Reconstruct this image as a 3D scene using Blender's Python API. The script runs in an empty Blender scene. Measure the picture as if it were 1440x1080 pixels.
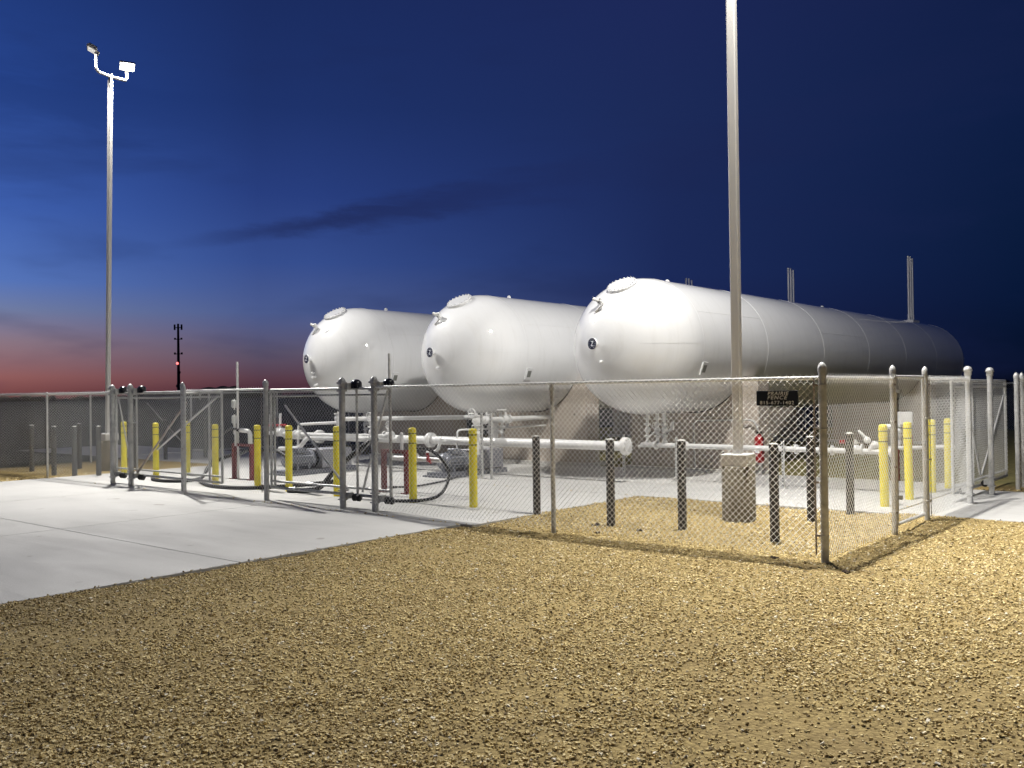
import bpy, math, random
import numpy as np
from mathutils import Vector, Matrix, noise as mnoise
random.seed(7); rng = np.random.default_rng(7)
S = bpy.context.scene
COL = S.collection
V = Vector
# ------------------------------------------------------------------ camera
cam = bpy.data.cameras.new("camera"); co = bpy.data.objects.new("camera", cam); COL.objects.link(co)
R_ = V((0.76963, 0.63836, -0.01323)); F_ = V((-0.63844, 0.76962, 0.00920))
F_.normalize(); U_ = R_.cross(F_).normalized(); R_ = F_.cross(U_).normalized()
m = Matrix.Identity(4)
for i in range(3):
    m[i][0] = R_[i]; m[i][1] = U_[i]; m[i][2] = -F_[i]
m.translation = V((3.610, -9.362, 1.767))
co.matrix_world = m
cam.sensor_width = 36; cam.lens = 36 * 1297.2 / 1440; cam.clip_start = .05; cam.clip_end = 6000
S.camera = co
S.view_settings.view_transform = 'Standard'; S.view_settings.look = 'None'
S.view_settings.exposure = 0; S.view_settings.gamma = 1
S.cycles.max_bounces = 8; S.cycles.diffuse_bounces = 4; S.cycles.glossy_bounces = 3
S.cycles.sample_clamp_indirect = 6

def lin(c):
    return tuple((x/255/12.92 if x/255 <= .04045 else ((x/255+.055)/1.055)**2.4) for x in c) + (1.,)

# ------------------------------------------------------------------ node helper
class NT:
    def __init__(s, tree): s.t = tree; s.n = tree.nodes; s.l = tree.links
    def new(s, typ, **kw):
        n = s.n.new(typ)
        for k, v in kw.items(): setattr(n, k, v)
        return n
    def put(s, sock, v):
        if isinstance(v, bpy.types.NodeSocket): s.l.new(v, sock)
        elif v is not None: sock.default_value = v
    def math(s, op, a, b=None, c=None, clamp=False):
        n = s.new('ShaderNodeMath', operation=op, use_clamp=clamp)
        s.put(n.inputs[0], a)
        if b is not None: s.put(n.inputs[1], b)
        if c is not None: s.put(n.inputs[2], c)
        return n.outputs[0]
    def mix(s, f, a, b):
        n = s.new('ShaderNodeMix', data_type='RGBA')
        s.put(n.inputs[0], f); s.put(n.inputs[6], a); s.put(n.inputs[7], b)
        return n.outputs[2]
    def rng(s, v, a, b, c=0., d=1., interp='LINEAR'):
        n = s.new('ShaderNodeMapRange', interpolation_type=interp)
        for i, x in enumerate((v, a, b, c, d)): s.put(n.inputs[i], x)
        return n.outputs[0]
    def noise(s, vec, scale, detail=3, rough=.5, dist=0):
        n = s.new('ShaderNodeTexNoise'); s.put(n.inputs['Vector'], vec)
        n.inputs['Scale'].default_value = scale; n.inputs['Detail'].default_value = detail
        n.inputs['Roughness'].default_value = rough; n.inputs['Distortion'].default_value = dist
        return n.outputs[0]
    def ramp(s, f, stops):
        n = s.new('ShaderNodeValToRGB'); s.put(n.inputs[0], f); e = n.color_ramp.elements
        while len(e) > 1: e.remove(e[-1])
        e[0].position, e[0].color = stops[0]
        for p, c in stops[1:]:
            x = e.new(p); x.color = c
        return n.outputs[0]

# ------------------------------------------------------------------ twilight sky
W = bpy.data.worlds.new("World"); S.world = W; W.use_nodes = True
t = NT(W.node_tree); bg = W.node_tree.nodes['Background']
tc = t.new('ShaderNodeTexCoord'); sp = t.new('ShaderNodeSeparateXYZ'); t.l.new(tc.outputs['Generated'], sp.inputs[0])
X, Y, Z = sp.outputs
az = t.math('DEGREES', t.math('ARCTAN2', X, Y))                 # compass angle from +Y towards +X
el = t.math('DEGREES', t.math('ARCSINE', t.math('MINIMUM', t.math('MAXIMUM', Z, -1.), 1.)))
off = t.math('ABSOLUTE', t.math('SUBTRACT', t.math('MODULO', t.math('ADD', az, 625.), 360.), 180.))  # from sunset at -85 deg
e = t.rng(el, 0., 40.)
def sky(cols):
    return t.ramp(e, [(p/40., lin(c)) for p, c in cols])
skyL = sky([(0, (118,66,66)), (1.2, (158,100,96)), (3.2, (150,126,136)), (4.9, (120,132,168)), (6.5, (90,124,196)), (10.5, (66,102,184)), (17, (42,74,150)), (24, (29,54,118)), (40, (18,32,80))])
skyM = sky([(0, (66,34,46)), (1.0, (88,60,72)), (2.6, (92,84,106)), (5, (76,92,142)), (8, (54,78,142)), (12, (40,62,126)), (17, (30,50,106)), (24, (26,43,94)), (40, (18,28,72))])
skyC = sky([(0, (22,22,46)), (3, (28,34,74)), (7, (28,42,88)), (12, (28,42,88)), (17, (28,42,88)), (24, (29,40,88)), (40, (16,24,64))])
skyR = sky([(0, (4,7,18)), (1.5, (4,15,36)), (5, (6,22,52)), (9, (9,26,58)), (15, (13,29,66)), (24, (18,30,68)), (40, (12,18,48))])
c = t.mix(t.rng(off, 12., 30.), skyL, skyM)
c = t.mix(t.rng(off, 33., 55.), c, skyC)
c = t.mix(t.rng(off, 55., 76.), c, skyR)
cmb = t.new('ShaderNodeCombineXYZ'); t.put(cmb.inputs[0], t.math('MULTIPLY', az, .16)); t.put(cmb.inputs[1], t.math('MULTIPLY', el, .75))
n1 = t.noise(cmb.outputs[0], 1.0, 6, .62, .3)
cmb2 = t.new('ShaderNodeCombineXYZ'); t.put(cmb2.inputs[0], t.math('MULTIPLY', az, .05)); t.put(cmb2.inputs[1], t.math('MULTIPLY', el, .2))
n2 = t.noise(cmb2.outputs[0], 1.3, 4, .55, .2)
# long streak rising to the right
ctr = t.math('ADD', 9.0, t.math('MULTIPLY', t.math('ADD', az, 59.), .175))
wid = t.rng(az, -61., -25., .36, 2.1)
d = t.math('DIVIDE', t.math('ABSOLUTE', t.math('SUBTRACT', el, ctr)), wid)
band = t.rng(t.math('ADD', d, t.math('MULTIPLY', t.math('SUBTRACT', n1, .5), 2.6)), 1.15, .1, 0., 1., 'SMOOTHSTEP')
fade = t.math('MULTIPLY', t.rng(az, -62., -50., 0., 1., 'SMOOTHSTEP'), t.rng(az, -50., -33., 1., .18))
streak = t.math('MULTIPLY', t.math('MULTIPLY', band, fade), .7)
d2 = t.math('DIVIDE', t.math('ABSOLUTE', t.math('SUBTRACT', el, 16.2)), 2.6)
patch = t.rng(t.math('ADD', d2, t.math('MULTIPLY', t.math('SUBTRACT', n1, .5), 2.2)), 1.1, .1, 0., 1., 'SMOOTHSTEP')
patch = t.math('MULTIPLY', t.math('MULTIPLY', patch, t.rng(az, -52., -64., 0., 1., 'SMOOTHSTEP')), .38)
soft = t.math('MULTIPLY', t.rng(n2, .5, .72, 0., 1., 'SMOOTHSTEP'), .28)
c = t.mix(soft, c, lin((26,36,78)))
c = t.mix(patch, c, lin((28,50,108)))
c = t.mix(streak, c, lin((30,38,80)))
t.l.new(c, bg.inputs[0]); bg.inputs[1].default_value = 1.0

# ------------------------------------------------------------------ materials
def mat(name, col, rough=.6, metal=0., coat=0., var=.0, vscale=8., bump=0., bscale=60., col2=None, stretch=None, spec=.5):
    M = bpy.data.materials.new(name); M.use_nodes = True
    t = NT(M.node_tree); b = M.node_tree.nodes['Principled BSDF']
    b.inputs['Roughness'].default_value = rough; b.inputs['Metallic'].default_value = metal
    b.inputs['Coat Weight'].default_value = coat; b.inputs['Coat Roughness'].default_value = .08
    b.inputs['Specular IOR Level'].default_value = spec
    tc = t.new('ShaderNodeTexCoord'); vec = tc.outputs['Object']
    if stretch:
        mp = t.new('ShaderNodeMapping'); t.l.new(vec, mp.inputs[0]); mp.inputs['Scale'].default_value = stretch; vec = mp.outputs[0]
    c = tuple(col) + (1.,)
    c2 = tuple(col2) + (1.,) if col2 else tuple(x*(1-var) for x in col) + (1.,)
    nz = t.noise(vec, vscale, 5, .6)
    f = t.rng(nz, .35, .68)
    t.l.new(t.mix(f, c, c2), b.inputs['Base Color'])
    t.l.new(t.rng(nz, .3, .7, max(rough-.06, .02), min(rough+.08, 1.)), b.inputs['Roughness'])
    if bump:
        bp = t.new('ShaderNodeBump'); bp.inputs['Strength'].default_value = 1; bp.inputs['Distance'].default_value = bump
        t.l.new(t.noise(vec, bscale, 4), bp.inputs['Height']); t.l.new(bp.outputs[0], b.inputs['Normal'])
    return M
def emis(name, col, strength):
    M = bpy.data.materials.new(name); M.use_nodes = True; b = M.node_tree.nodes['Principled BSDF']
    b.inputs['Base Color'].default_value = (.8,.8,.8,1); b.inputs['Emission Color'].default_value = tuple(col)+(1.,)
    b.inputs['Emission Strength'].default_value = strength
    return M
TANK = mat('tank_white_paint', (.74,.745,.75), .5, coat=1., var=.05, vscale=.7, spec=.2)
TANK.node_tree.nodes['Principled BSDF'].inputs['Coat Roughness'].default_value = .06
PIPE = mat('white_pipe_paint', (.74,.74,.73), .35, var=.1, vscale=6)
GALV = mat('galvanised_steel', (.62,.62,.61), .42, metal=.4, var=.25, vscale=14)
GALVD = mat('weathered_galvanised_steel', (.52,.52,.51), .45, metal=.4, var=.35, vscale=10)
WIRE = mat('zinc_wire', (.86,.86,.84), .4, metal=.3, var=.12, vscale=5)
RUST = mat('rusty_galvanised_steel', (.3,.24,.2), .6, metal=.3, col2=(.36,.35,.34), vscale=9)
POLE = mat('grey_pole_paint', (.6,.585,.56), .45, var=.1, vscale=5, stretch=(1,1,.15))
YEL = mat('yellow_plastic_sleeve', (.86,.75,.012), .38, var=.1, vscale=9, bump=.0008, bscale=25, col2=(.74,.62,.02))
BAND = mat('dark_reflective_band', (.03,.035,.03), .4)
DARK = mat('dark_bronze_paint', (.035,.032,.033), .45, var=.25, vscale=7)
CAPC = mat('pale_concrete_fill', (.5,.49,.46), .85, var=.25, vscale=30, bump=.003)
GREYB = mat('dull_grey_paint', (.085,.085,.09), .6, var=.25, vscale=6)
RUB = mat('black_rubber', (.014,.014,.015), .6, var=.3, vscale=12)
BLK = mat('black_plastic', (.012,.012,.013), .28, coat=.3)
RED = mat('red_paint', (.36,.012,.016), .35, var=.2, vscale=6)
REDD = mat('dark_red_paint', (.2,.012,.018), .45, var=.3, vscale=8)
GPNT = mat('grey_machine_paint', (.2,.21,.24), .4, metal=.2, var=.15, vscale=5)
PERF = mat('perforated_guard_metal', (.33,.33,.36), .45, metal=.3, var=.1, vscale=6)
FLT = mat('black_felt_pad', (.012,.012,.012), .9)
DIAL = mat('dark_dial', (.018,.022,.045), .3, coat=.4)
WHT = mat('white_lettering', (.75,.76,.78), .6)
SGN = mat('sign_black_navy', (.008,.012,.02), .35)
SILV = mat('silver_letter', (.7,.72,.75), .5)
STICK = mat('warning_sticker_grey', (.1,.11,.1), .5, var=.6, vscale=70, col2=(.3,.3,.28))
PIERM = mat('pier_concrete', (.45,.395,.34), .85, var=.2, vscale=1.6, bump=.003, bscale=25)
LAMPON = emis('lit_led_lens', (1,.98,.93), 55.)
LAMPDIM = emis('pale_led_lens', (1,.97,.9), .55)
BEACON = emis('red_beacon', (1,.16,.15), 3.)
DARKT = mat('silhouette_steel', (.02,.022,.03), .7)

def concrete():
    M = bpy.data.materials.new('pavement_concrete'); M.use_nodes = True
    t = NT(M.node_tree); b = M.node_tree.nodes['Principled BSDF']
    tc = t.new('ShaderNodeTexCoord'); v = tc.outputs['Object']
    mp = t.new('ShaderNodeMapping'); t.l.new(v, mp.inputs[0]); mp.inputs['Scale'].default_value = (.35,1.6,1)
    big = t.noise(v, .35, 4, .6); streak = t.noise(mp.outputs[0], 1.1, 6, .7, .6); fine = t.noise(v, 45, 4, .7)
    c = t.mix(t.rng(big, .35, .65), (.5,.493,.475,1), (.42,.415,.4,1))
    c = t.mix(t.math('MULTIPLY', t.rng(streak, .5, .72), .45), c, (.35,.35,.34,1))
    c = t.mix(t.math('MULTIPLY', t.rng(fine, .4, .75), .3), c, (.33,.32,.3,1))
    spots = t.noise(v, 2.6, 2, .4)
    c = t.mix(t.math('MULTIPLY', t.rng(spots, .71, .76), .5), c, (.16,.13,.11,1))
    t.l.new(c, b.inputs['Base Color'])
    t.l.new(t.rng(streak, .3, .7, .72, .9), b.inputs['Roughness'])
    bp = t.new('ShaderNodeBump'); bp.inputs['Distance'].default_value = .0035
    t.l.new(t.math('ADD', fine, t.math('MULTIPLY', streak, 1.5)), bp.inputs['Height']); t.l.new(bp.outputs[0], b.inputs['Normal'])
    return M
CONC = concrete()

def ground_mat():
    M = bpy.data.materials.new('gravel_soil_and_field'); M.use_nodes = True
    t = NT(M.node_tree); b = M.node_tree.nodes['Principled BSDF']
    tc = t.new('ShaderNodeTexCoord'); v = tc.outputs['Object']
    sp = t.new('ShaderNodeSeparateXYZ'); t.l.new(v, sp.inputs[0]); X, Y, Z = sp.outputs
    vo = t.new('ShaderNodeTexVoronoi'); t.l.new(v, vo.inputs['Vector']); vo.inputs['Scale'].default_value = 38
    vo2 = t.new('ShaderNodeTexVoronoi'); t.l.new(v, vo2.inputs['Vector']); vo2.inputs['Scale'].default_value = 75
    sc = t.new('ShaderNodeSeparateColor'); t.l.new(vo.outputs['Color'], sc.inputs[0])
    sc2 = t.new('ShaderNodeSeparateColor'); t.l.new(vo2.outputs['Color'], sc2.inputs[0])
    big = t.noise(v, .55, 5, .65); fine = t.noise(v, 140, 3, .6)
    g = t.mix(sc.outputs[0], (.2,.145,.055,1), (.44,.335,.14,1))
    g = t.mix(t.math('MULTIPLY', sc2.outputs[1], .5), g, (.3,.225,.1,1))
    g = t.mix(t.math('MULTIPLY', t.rng(big, .45, .7), .5), g, (.17,.12,.055,1))
    g = t.mix(t.rng(vo.outputs['Distance'], .55, .85, 0., .5), g, (.17,.12,.05,1))
    # broken strips of darker brown along the fence lines
    dn = t.math('MULTIPLY', t.math('SUBTRACT', t.noise(v, 1.7, 4, .6), .5), .9)
    l1 = t.rng(t.math('ABSOLUTE', t.math('ADD', t.math('ADD', Y, .3), dn)), .42, .1)
    l2 = t.rng(t.math('ABSOLUTE', t.math('ADD', t.math('SUBTRACT', X, .28), dn)), .5, .1)
    l1 = t.math('MULTIPLY', l1, t.rng(X, .9, .3)); l2 = t.math('MULTIPLY', l2, t.rng(Y, -.8, -.2))
    ln = t.math('MULTIPLY', t.math('MAXIMUM', l1, l2), t.rng(t.noise(v, 9, 4, .7), .38, .6))
    g = t.mix(t.math('MULTIPLY', ln, .22), g, (.075,.05,.028,1))
    # straw coloured seeded ground beside the tanks, dark field outside the compound
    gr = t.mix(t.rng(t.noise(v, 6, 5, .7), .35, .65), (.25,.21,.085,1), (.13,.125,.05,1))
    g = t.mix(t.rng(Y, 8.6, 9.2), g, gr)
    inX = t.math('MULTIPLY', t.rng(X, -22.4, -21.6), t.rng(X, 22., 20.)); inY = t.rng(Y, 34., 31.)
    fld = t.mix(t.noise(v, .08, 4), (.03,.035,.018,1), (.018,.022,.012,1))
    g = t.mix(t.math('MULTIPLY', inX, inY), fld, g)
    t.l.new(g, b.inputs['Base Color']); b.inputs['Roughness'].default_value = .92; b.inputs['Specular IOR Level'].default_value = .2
    bp = t.new('ShaderNodeBump'); bp.inputs['Distance'].default_value = .008; bp.inputs['Strength'].default_value = 1
    h = t.math('ADD', t.math('MULTIPLY', vo.outputs['Distance'], -1.), t.math('MULTIPLY', fine, .5))
    t.l.new(h, bp.inputs['Height']); t.l.new(bp.outputs[0], b.inputs['Normal'])
    return M
GROUND = ground_mat()

def stone_mat():
    M = bpy.data.materials.new('crushed_stone'); M.use_nodes = True
    t = NT(M.node_tree); b = M.node_tree.nodes['Principled BSDF']
    a = t.new('ShaderNodeAttribute', attribute_name='tint')
    tc = t.new('ShaderNodeTexCoord')
    nz = t.noise(tc.outputs['Object'], 160, 3, .6)
    c = t.ramp(a.outputs['Fac'], [(0, (.18,.13,.06,1)), (.2, (.4,.305,.14,1)), (.55, (.66,.525,.245,1)), (.85, (.82,.69,.39,1)), (1, (.9,.84,.68,1))])
    c = t.mix(t.rng(nz, .4, .7, 0., .35), c, (.2,.15,.08,1))
    t.l.new(c, b.inputs['Base Color']); b.inputs['Roughness'].default_value = .85; b.inputs['Specular IOR Level'].default_value = .25
    return M
STONE = stone_mat()

def tank_stains():
    t = NT(TANK.node_tree); b = TANK.node_tree.nodes['Principled BSDF']; src = b.inputs['Base Color'].links[0].from_socket
    tc = t.new('ShaderNodeTexCoord'); mp = t.new('ShaderNodeMapping'); t.l.new(tc.outputs['Object'], mp.inputs[0]); mp.inputs['Scale'].default_value = (.5,3.2,.35)
    st = t.noise(mp.outputs[0], 2.2, 6, .7, .4); sm = t.noise(tc.outputs['Object'], 14, 4, .7)
    c = t.mix(t.math('MULTIPLY', t.rng(st, .52, .75), .22), src, (.5,.49,.46,1)); c = t.mix(t.math('MULTIPLY', t.rng(sm, .6, .8), .14), c, (.45,.44,.42,1))
    t.l.new(c, b.inputs['Base Color'])
tank_stains()

# ------------------------------------------------------------------ mesh builder
def basis(d):
    d = V(d).normalized(); a = V((0,0,1)) if abs(d.z) < .9 else V((1,0,0))
    u = d.cross(a).normalized(); return u, d.cross(u).normalized()
class MB:
    def __init__(s): s.v = []; s.f = []; s.s = []
    def add(s, vs, fs, sm=False):
        o = len(s.v); s.v += [tuple(x) for x in vs]; s.f += [tuple(i+o for i in f) for f in fs]; s.s += [sm]*len(fs); return s
    def box(s, c, d, rot=0., M=None):
        c = V(c); hx, hy, hz = d[0]/2, d[1]/2, d[2]/2
        vs = [V((x,y,z)) for z in (-hz,hz) for x,y in ((-hx,-hy),(hx,-hy),(hx,hy),(-hx,hy))]
        if M is None: M = Matrix.Rotation(rot, 3, 'Z')
        return s.add([c + M @ v for v in vs], [(3,2,1,0),(4,5,6,7),(0,1,5,4),(1,2,6,5),(2,3,7,6),(3,0,4,7)])
    def rbox(s, c, d, b=.01, rot=0.):     # box with chamfered edges
        c = V(c); M = Matrix.Rotation(rot, 3, 'Z'); hx, hy, hz = d[0]/2, d[1]/2, d[2]/2
        def ring(x, y, z): return [(-x+b,-y,z),(x-b,-y,z),(x,-y+b,z),(x,y-b,z),(x-b,y,z),(-x+b,y,z),(-x,y-b,z),(-x,-y+b,z)]
        L = [ring(hx-b,hy-b,-hz), ring(hx,hy,-hz+b), ring(hx,hy,hz-b), ring(hx-b,hy-b,hz)]
        vs = [c + M @ V(p) for r in L for p in r]
        fs = [tuple(range(7,-1,-1)), tuple(range(24,32))]
        for k in range(3):
            for i in range(8): fs.append((k*8+i, k*8+(i+1)%8, k*8+8+(i+1)%8, k*8+8+i))
        return s.add(vs, fs)
    def cyl(s, a, b, r, n=14, r2=None, cap=True):
        a, b = V(a), V(b); r2 = r if r2 is None else r2; u, w = basis(b-a)
        cs = [(math.cos(2*math.pi*i/n), math.sin(2*math.pi*i/n)) for i in range(n)]
        A = [a + (u*x+w*y)*r for x, y in cs]; B = [b + (u*x+w*y)*r2 for x, y in cs]
        s.add(A+B, [(i, (i+1)%n, n+(i+1)%n, n+i) for i in range(n)], n > 5)
        if cap: s.add(A, [tuple(range(n-1,-1,-1))]); s.add(B, [tuple(range(n))])
        return s
    def lathe(s, prof, o=(0,0,0), ax=(0,0,1), n=20, sm=True):   # prof: (radius, distance along axis)
        o = V(o); ax = V(ax).normalized(); u, w = basis(ax); vs = []
        for r, h in prof:
            for i in range(n):
                a = 2*math.pi*i/n; vs.append(o + ax*h + (u*math.cos(a)+w*math.sin(a))*max(r,1e-5))
        fs = [(k*n+i, k*n+(i+1)%n, (k+1)*n+(i+1)%n, (k+1)*n+i) for k in range(len(prof)-1) for i in range(n)]
        return s.add(vs, fs, sm)
    def sph(s, c, r, n=14, ax=(0,0,1), q=1.):
        k = 8; return s.lathe([(r*math.sin(math.pi*i/k), -r*q*math.cos(math.pi*i/k)) for i in range(k+1)], c, ax, n)
    def tube(s, pts, r, n=8, sub=6, smooth=True):
        P = [V(p) for p in pts]
        if smooth and len(P) > 2:
            Q = [P[0]*2-P[1]] + P + [P[-1]*2-P[-2]]; out = []
            for i in range(1, len(Q)-2):
                for j in range(sub):
                    x = j/sub; a, b, c, d = Q[i-1:i+3]
                    out.append(.5*((2*b)+(c-a)*x+(2*a-5*b+4*c-d)*x*x+(3*b-a-3*c+d)*x**3))
            out.append(P[-1]); P = out
        vs = []; u = None
        for i, p in enumerate(P):
            d = (P[min(i+1,len(P)-1)] - P[max(i-1,0)]).normalized()
            if u is None: u, _ = basis(d)
            u = (u - d*u.dot(d)).normalized(); w = d.cross(u)
            vs += [p + (u*math.cos(2*math.pi*j/n)+w*math.sin(2*math.pi*j/n))*r for j in range(n)]
        fs = [(k*n+i, k*n+(i+1)%n, (k+1)*n+(i+1)%n, (k+1)*n+i) for k in range(len(P)-1) for i in range(n)]
        s.add(vs, fs, True); s.add(vs[:n], [tuple(range(n-1,-1,-1))]); s.add(vs[-n:], [tuple(range(n))])
        return s
    def elbowpipe(s, pts, r, bend=.1, n=12):    # straight pipe runs with rounded corners
        P = [V(p) for p in pts]; out = [P[0]]
        for i in range(1, len(P)-1):
            a = (P[i-1]-P[i]); b = (P[i+1]-P[i]); k = min(bend, a.length*.45, b.length*.45)
            a = P[i]+a.normalized()*k; b = P[i]+b.normalized()*k
            for j in range(7):
                x = j/6; out.append(a*(1-x)**2 + P[i]*2*x*(1-x) + b*x*x)
        out.append(P[-1]); return s.tube(out, r, n, smooth=False)
    def build(s, name, mt, parent=None, org=(0,0,0)):
        me = bpy.data.meshes.new(name); o = V(org)
        me.from_pydata([(x-o[0], y-o[1], z-o[2]) for x, y, z in s.v], [], s.f)
        me.polygons.foreach_set('use_smooth', s.s); me.materials.append(mt); me.update()
        ob = bpy.data.objects.new(name, me); COL.objects.link(ob)
        if parent: ob.parent = parent
        else: ob.location = org
        return ob
def tag(o, label=None, cat=None, group=None, kind=None):
    if label: o['label'] = label
    if cat: o['category'] = cat
    if group: o['group'] = group
    if kind: o['kind'] = kind
    return o
def thing(name, loc, label, cat, group=None, rz=0.):
    o = bpy.data.objects.new(name, None); COL.objects.link(o); o.location = loc; o.rotation_euler = (0,0,rz)
    o.empty_display_size = .2
    return tag(o, label, cat, group)
def copy_tree(o, parent=None):
    c = o.copy(); COL.objects.link(c)
    if parent: c.parent = parent
    for ch in list(o.children): copy_tree(ch, c)
    return c

# ------------------------------------------------------------------ light poles
def area(name, loc, target, power, sx=.42, sy=.3, col=(1,.97,.915), par=None, org=(0,0,0), spread=140):
    L = bpy.data.lights.new(name, 'AREA'); L.shape = 'RECTANGLE'; L.size = sx; L.size_y = sy; L.energy = power; L.color = col; L.spread = math.radians(spread)
    o = bpy.data.objects.new(name, L); COL.objects.link(o)
    d = V(target) - V(loc); o.rotation_euler = d.to_track_quat('-Z', 'Y').to_euler()
    o.location = V(loc) - V(org); o.parent = par
    return o
def light_pole(x, y, heads, label, w=.06):
    org = (x, y, 0); root = thing('light_pole', org, label, 'light pole', 'tall floodlight poles')
    MB().lathe([(.225,-.2),(.225,.715),(.212,.73),(0,.73)], org, n=28).build('concrete_pedestal', PEDM, root, org)
    bc = MB().rbox((x,y,.812), (.37,.37,.165), .012, .12); bc.build('base_cover', POLE, root, org)
    p = MB()
    for zz0, zz1 in ((.89, 9.58),):
        b = .014
        def rg(z): return [(-w+b,-w),(w-b,-w),(w,-w+b),(w,w-b),(w-b,w),(-w+b,w),(-w,w-b),(-w,-w+b)]
        M = Matrix.Rotation(.12, 3, 'Z')
        vs = [M @ V((a, c, z)) + V((x,y,0)) for z in (zz0, zz1) for a, c in rg(z)]
        p.add(vs, [(i,(i+1)%8,8+(i+1)%8,8+i) for i in range(8)] + [tuple(range(8,16))])
    p.build('pole', POLE, root, org)
    br = MB(); br.cyl((x,y,9.5),(x,y,9.72),.045)
    H = []
    for (dx, dy, dz, tgt, pw, on, spr) in heads:
        hp = V((x+dx, y+dy, 9.72+dz))
        br.elbowpipe([(x,y,9.66),(x+dx,y+dy,9.66),(x+dx,y+dy,hp.z-.06)], .033, .14)
        H.append((hp, tgt, pw, on, spr))
    br.build('bracket', POLE, root, org)
    for hp, tgt, pw, on, spr in H:
        d = (V(tgt)-hp).normalized(); q = d.to_track_quat('-Z', 'Y').to_matrix()
        c = hp + q @ V((0, .11, 0))
        fh = MB().box(c + d*-.03, (.35,.23,.06), M=q)
        for k in range(7): fh.box(c - d*.085 + q @ V(((k-3)*.045,0,0)), (.01,.19,.04), M=q)
        fh.box(hp + q @ V((0,-.02,0)), (.09,.1,.09), M=q)
        fo = fh.build('floodlight', POLE, root, org)
        MB().box(c + d*.0045, (.3,.18,.008), M=q).build('lens', LAMPON if on else LAMPDIM, fo, org)
        if pw: area('lamp_light', c + d*.05, c + d*2, pw, par=root, org=org, spread=spr)
    return root
PEDM = mat('pedestal_concrete', (.17,.145,.1), .9, var=.3, vscale=5, bump=.004, bscale=22)
RP = (-2.06, 2.28)
light_pole(*RP, [(-.35,.28,.2,(-9.,13.,0),830,True,132), (.3,-.32,.2,(3.2,.2,0),1250,True,112)],
           'nearer tall grey pole rising out of frame inside the gravel corner')
light_pole(-18.46, 1.69, [(.12,-.42,.38,(-20.5,-3.0,0.),230,False,120), (.0,.42,.2,(-10.5,-1.2,0),1150,True,118)],
           'farther pole at left with two floodlights, one glaring', .049).rotation_euler = (-.0106,.0127,0)

# ------------------------------------------------------------------ setting: ground, slabs, gravel
SLABS = [  # x0,x1,y0,y1
    (-17.5,-4.9,-14,-.22), (-17.5,-4.72,-.2,3.98), (-17.5,-.62,4.0,8.75)]
def in_slab(x, y, mg=0.):
    r = np.zeros(np.shape(x), bool)
    for a, b, c, d in SLABS + [(-.6,16,4.12,7.9), (-30,-17.5,4.3,7.9)]:
        r |= (x > a-mg) & (x < b+mg) & (y > c-mg) & (y < d+mg)
    return r
def axis(parts):
    out = []
    for a, b, st in parts: out += list(np.arange(a, b, st))
    return np.array(out)
gx = axis([(-4000,-400,600),(-400,-60,40),(-60,-23,3),(-23,-5.2,.3),(-5.2,5.,.055),(5.,16,.35),(16,60,4),(60,400,40),(400,4001,600)])
gy = axis([(-4000,-400,600),(-400,-40,40),(-40,-11,3),(-11,4.6,.055),(4.6,14,.3),(14,50,3),(50,400,50),(400,4001,600)])
GX, GY = np.meshgrid(gx, gy, indexing='ij')
hs = {}
def vnoise(x, y, sc, seed):
    # cheap periodic value noise
    r = np.random.default_rng(seed).random((64,64)); x = x/sc; y = y/sc
    xi = np.floor(x).astype(int); yi = np.floor(y).astype(int); fx = x-xi; fy = y-yi
    fx = fx*fx*(3-2*fx); fy = fy*fy*(3-2*fy)
    g = lambda a, b: r[a % 64, b % 64]
    return (g(xi,yi)*(1-fx)+g(xi+1,yi)*fx)*(1-fy) + (g(xi,yi+1)*(1-fx)+g(xi+1,yi+1)*fx)*fy - .5
def gh(x, y):
    near = (np.abs(x) < 40) & (np.abs(y) < 60)
    h = -.018 + near*(.03*vnoise(x,y,1.3,1) + .018*vnoise(x,y,.4,2) + .012*vnoise(x,y,.13,3))
    w1 = np.exp(-((y+.32+.25*vnoise(x,y,.9,4))/.16)**2)*(x < .7)*(x > -4.9) + np.exp(-((x-.34+.25*vnoise(x,y,.9,5))/.18)**2)*(y > -.6)*(y < 4.1)
    w2 = np.exp(-((y+.75)/.12)**2)*(x < .9)*(x > -4.7)*.5
    h = h + w1*(.004+.045*vnoise(x,y,.16,6)) + w2*.02
    for k in (-2.1, -2.9, -4.4, -5.1):    # faint wheel ruts along the drive
        h = h - .012*np.exp(-((y-k-.5*vnoise(x,y,5,8))/.14)**2)*(x > -4.9)
    h = np.where(in_slab(x, y, -.07), -.07, h)
    return h
GZ = gh(GX, GY)
nx, ny = GX.shape
idx = np.arange(nx*ny).reshape(nx, ny)
faces = np.stack([idx[:-1,:-1], idx[1:,:-1], idx[1:,1:], idx[:-1,1:]], -1).reshape(-1,4)
def npmesh(name, vs, fs, mt, smooth=False):
    me = bpy.data.meshes.new(name); k = fs.shape[1]
    me.vertices.add(len(vs)); me.vertices.foreach_set('co', vs.astype(np.float32).ravel())
    me.loops.add(fs.size); me.loops.foreach_set('vertex_index', fs.astype(np.int32).ravel())
    me.polygons.add(len(fs)); me.polygons.foreach_set('loop_start', np.arange(0, fs.size, k, dtype=np.int32))
    me.polygons.foreach_set('use_smooth', np.full(len(fs), smooth)); me.update(); me.validate()
    me.materials.append(mt); o = bpy.data.objects.new(name, me); COL.objects.link(o); return o
g = npmesh('ground', np.stack([GX,GY,GZ], -1).reshape(-1,3), faces, GROUND, True); tag(g, kind='structure')

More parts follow.
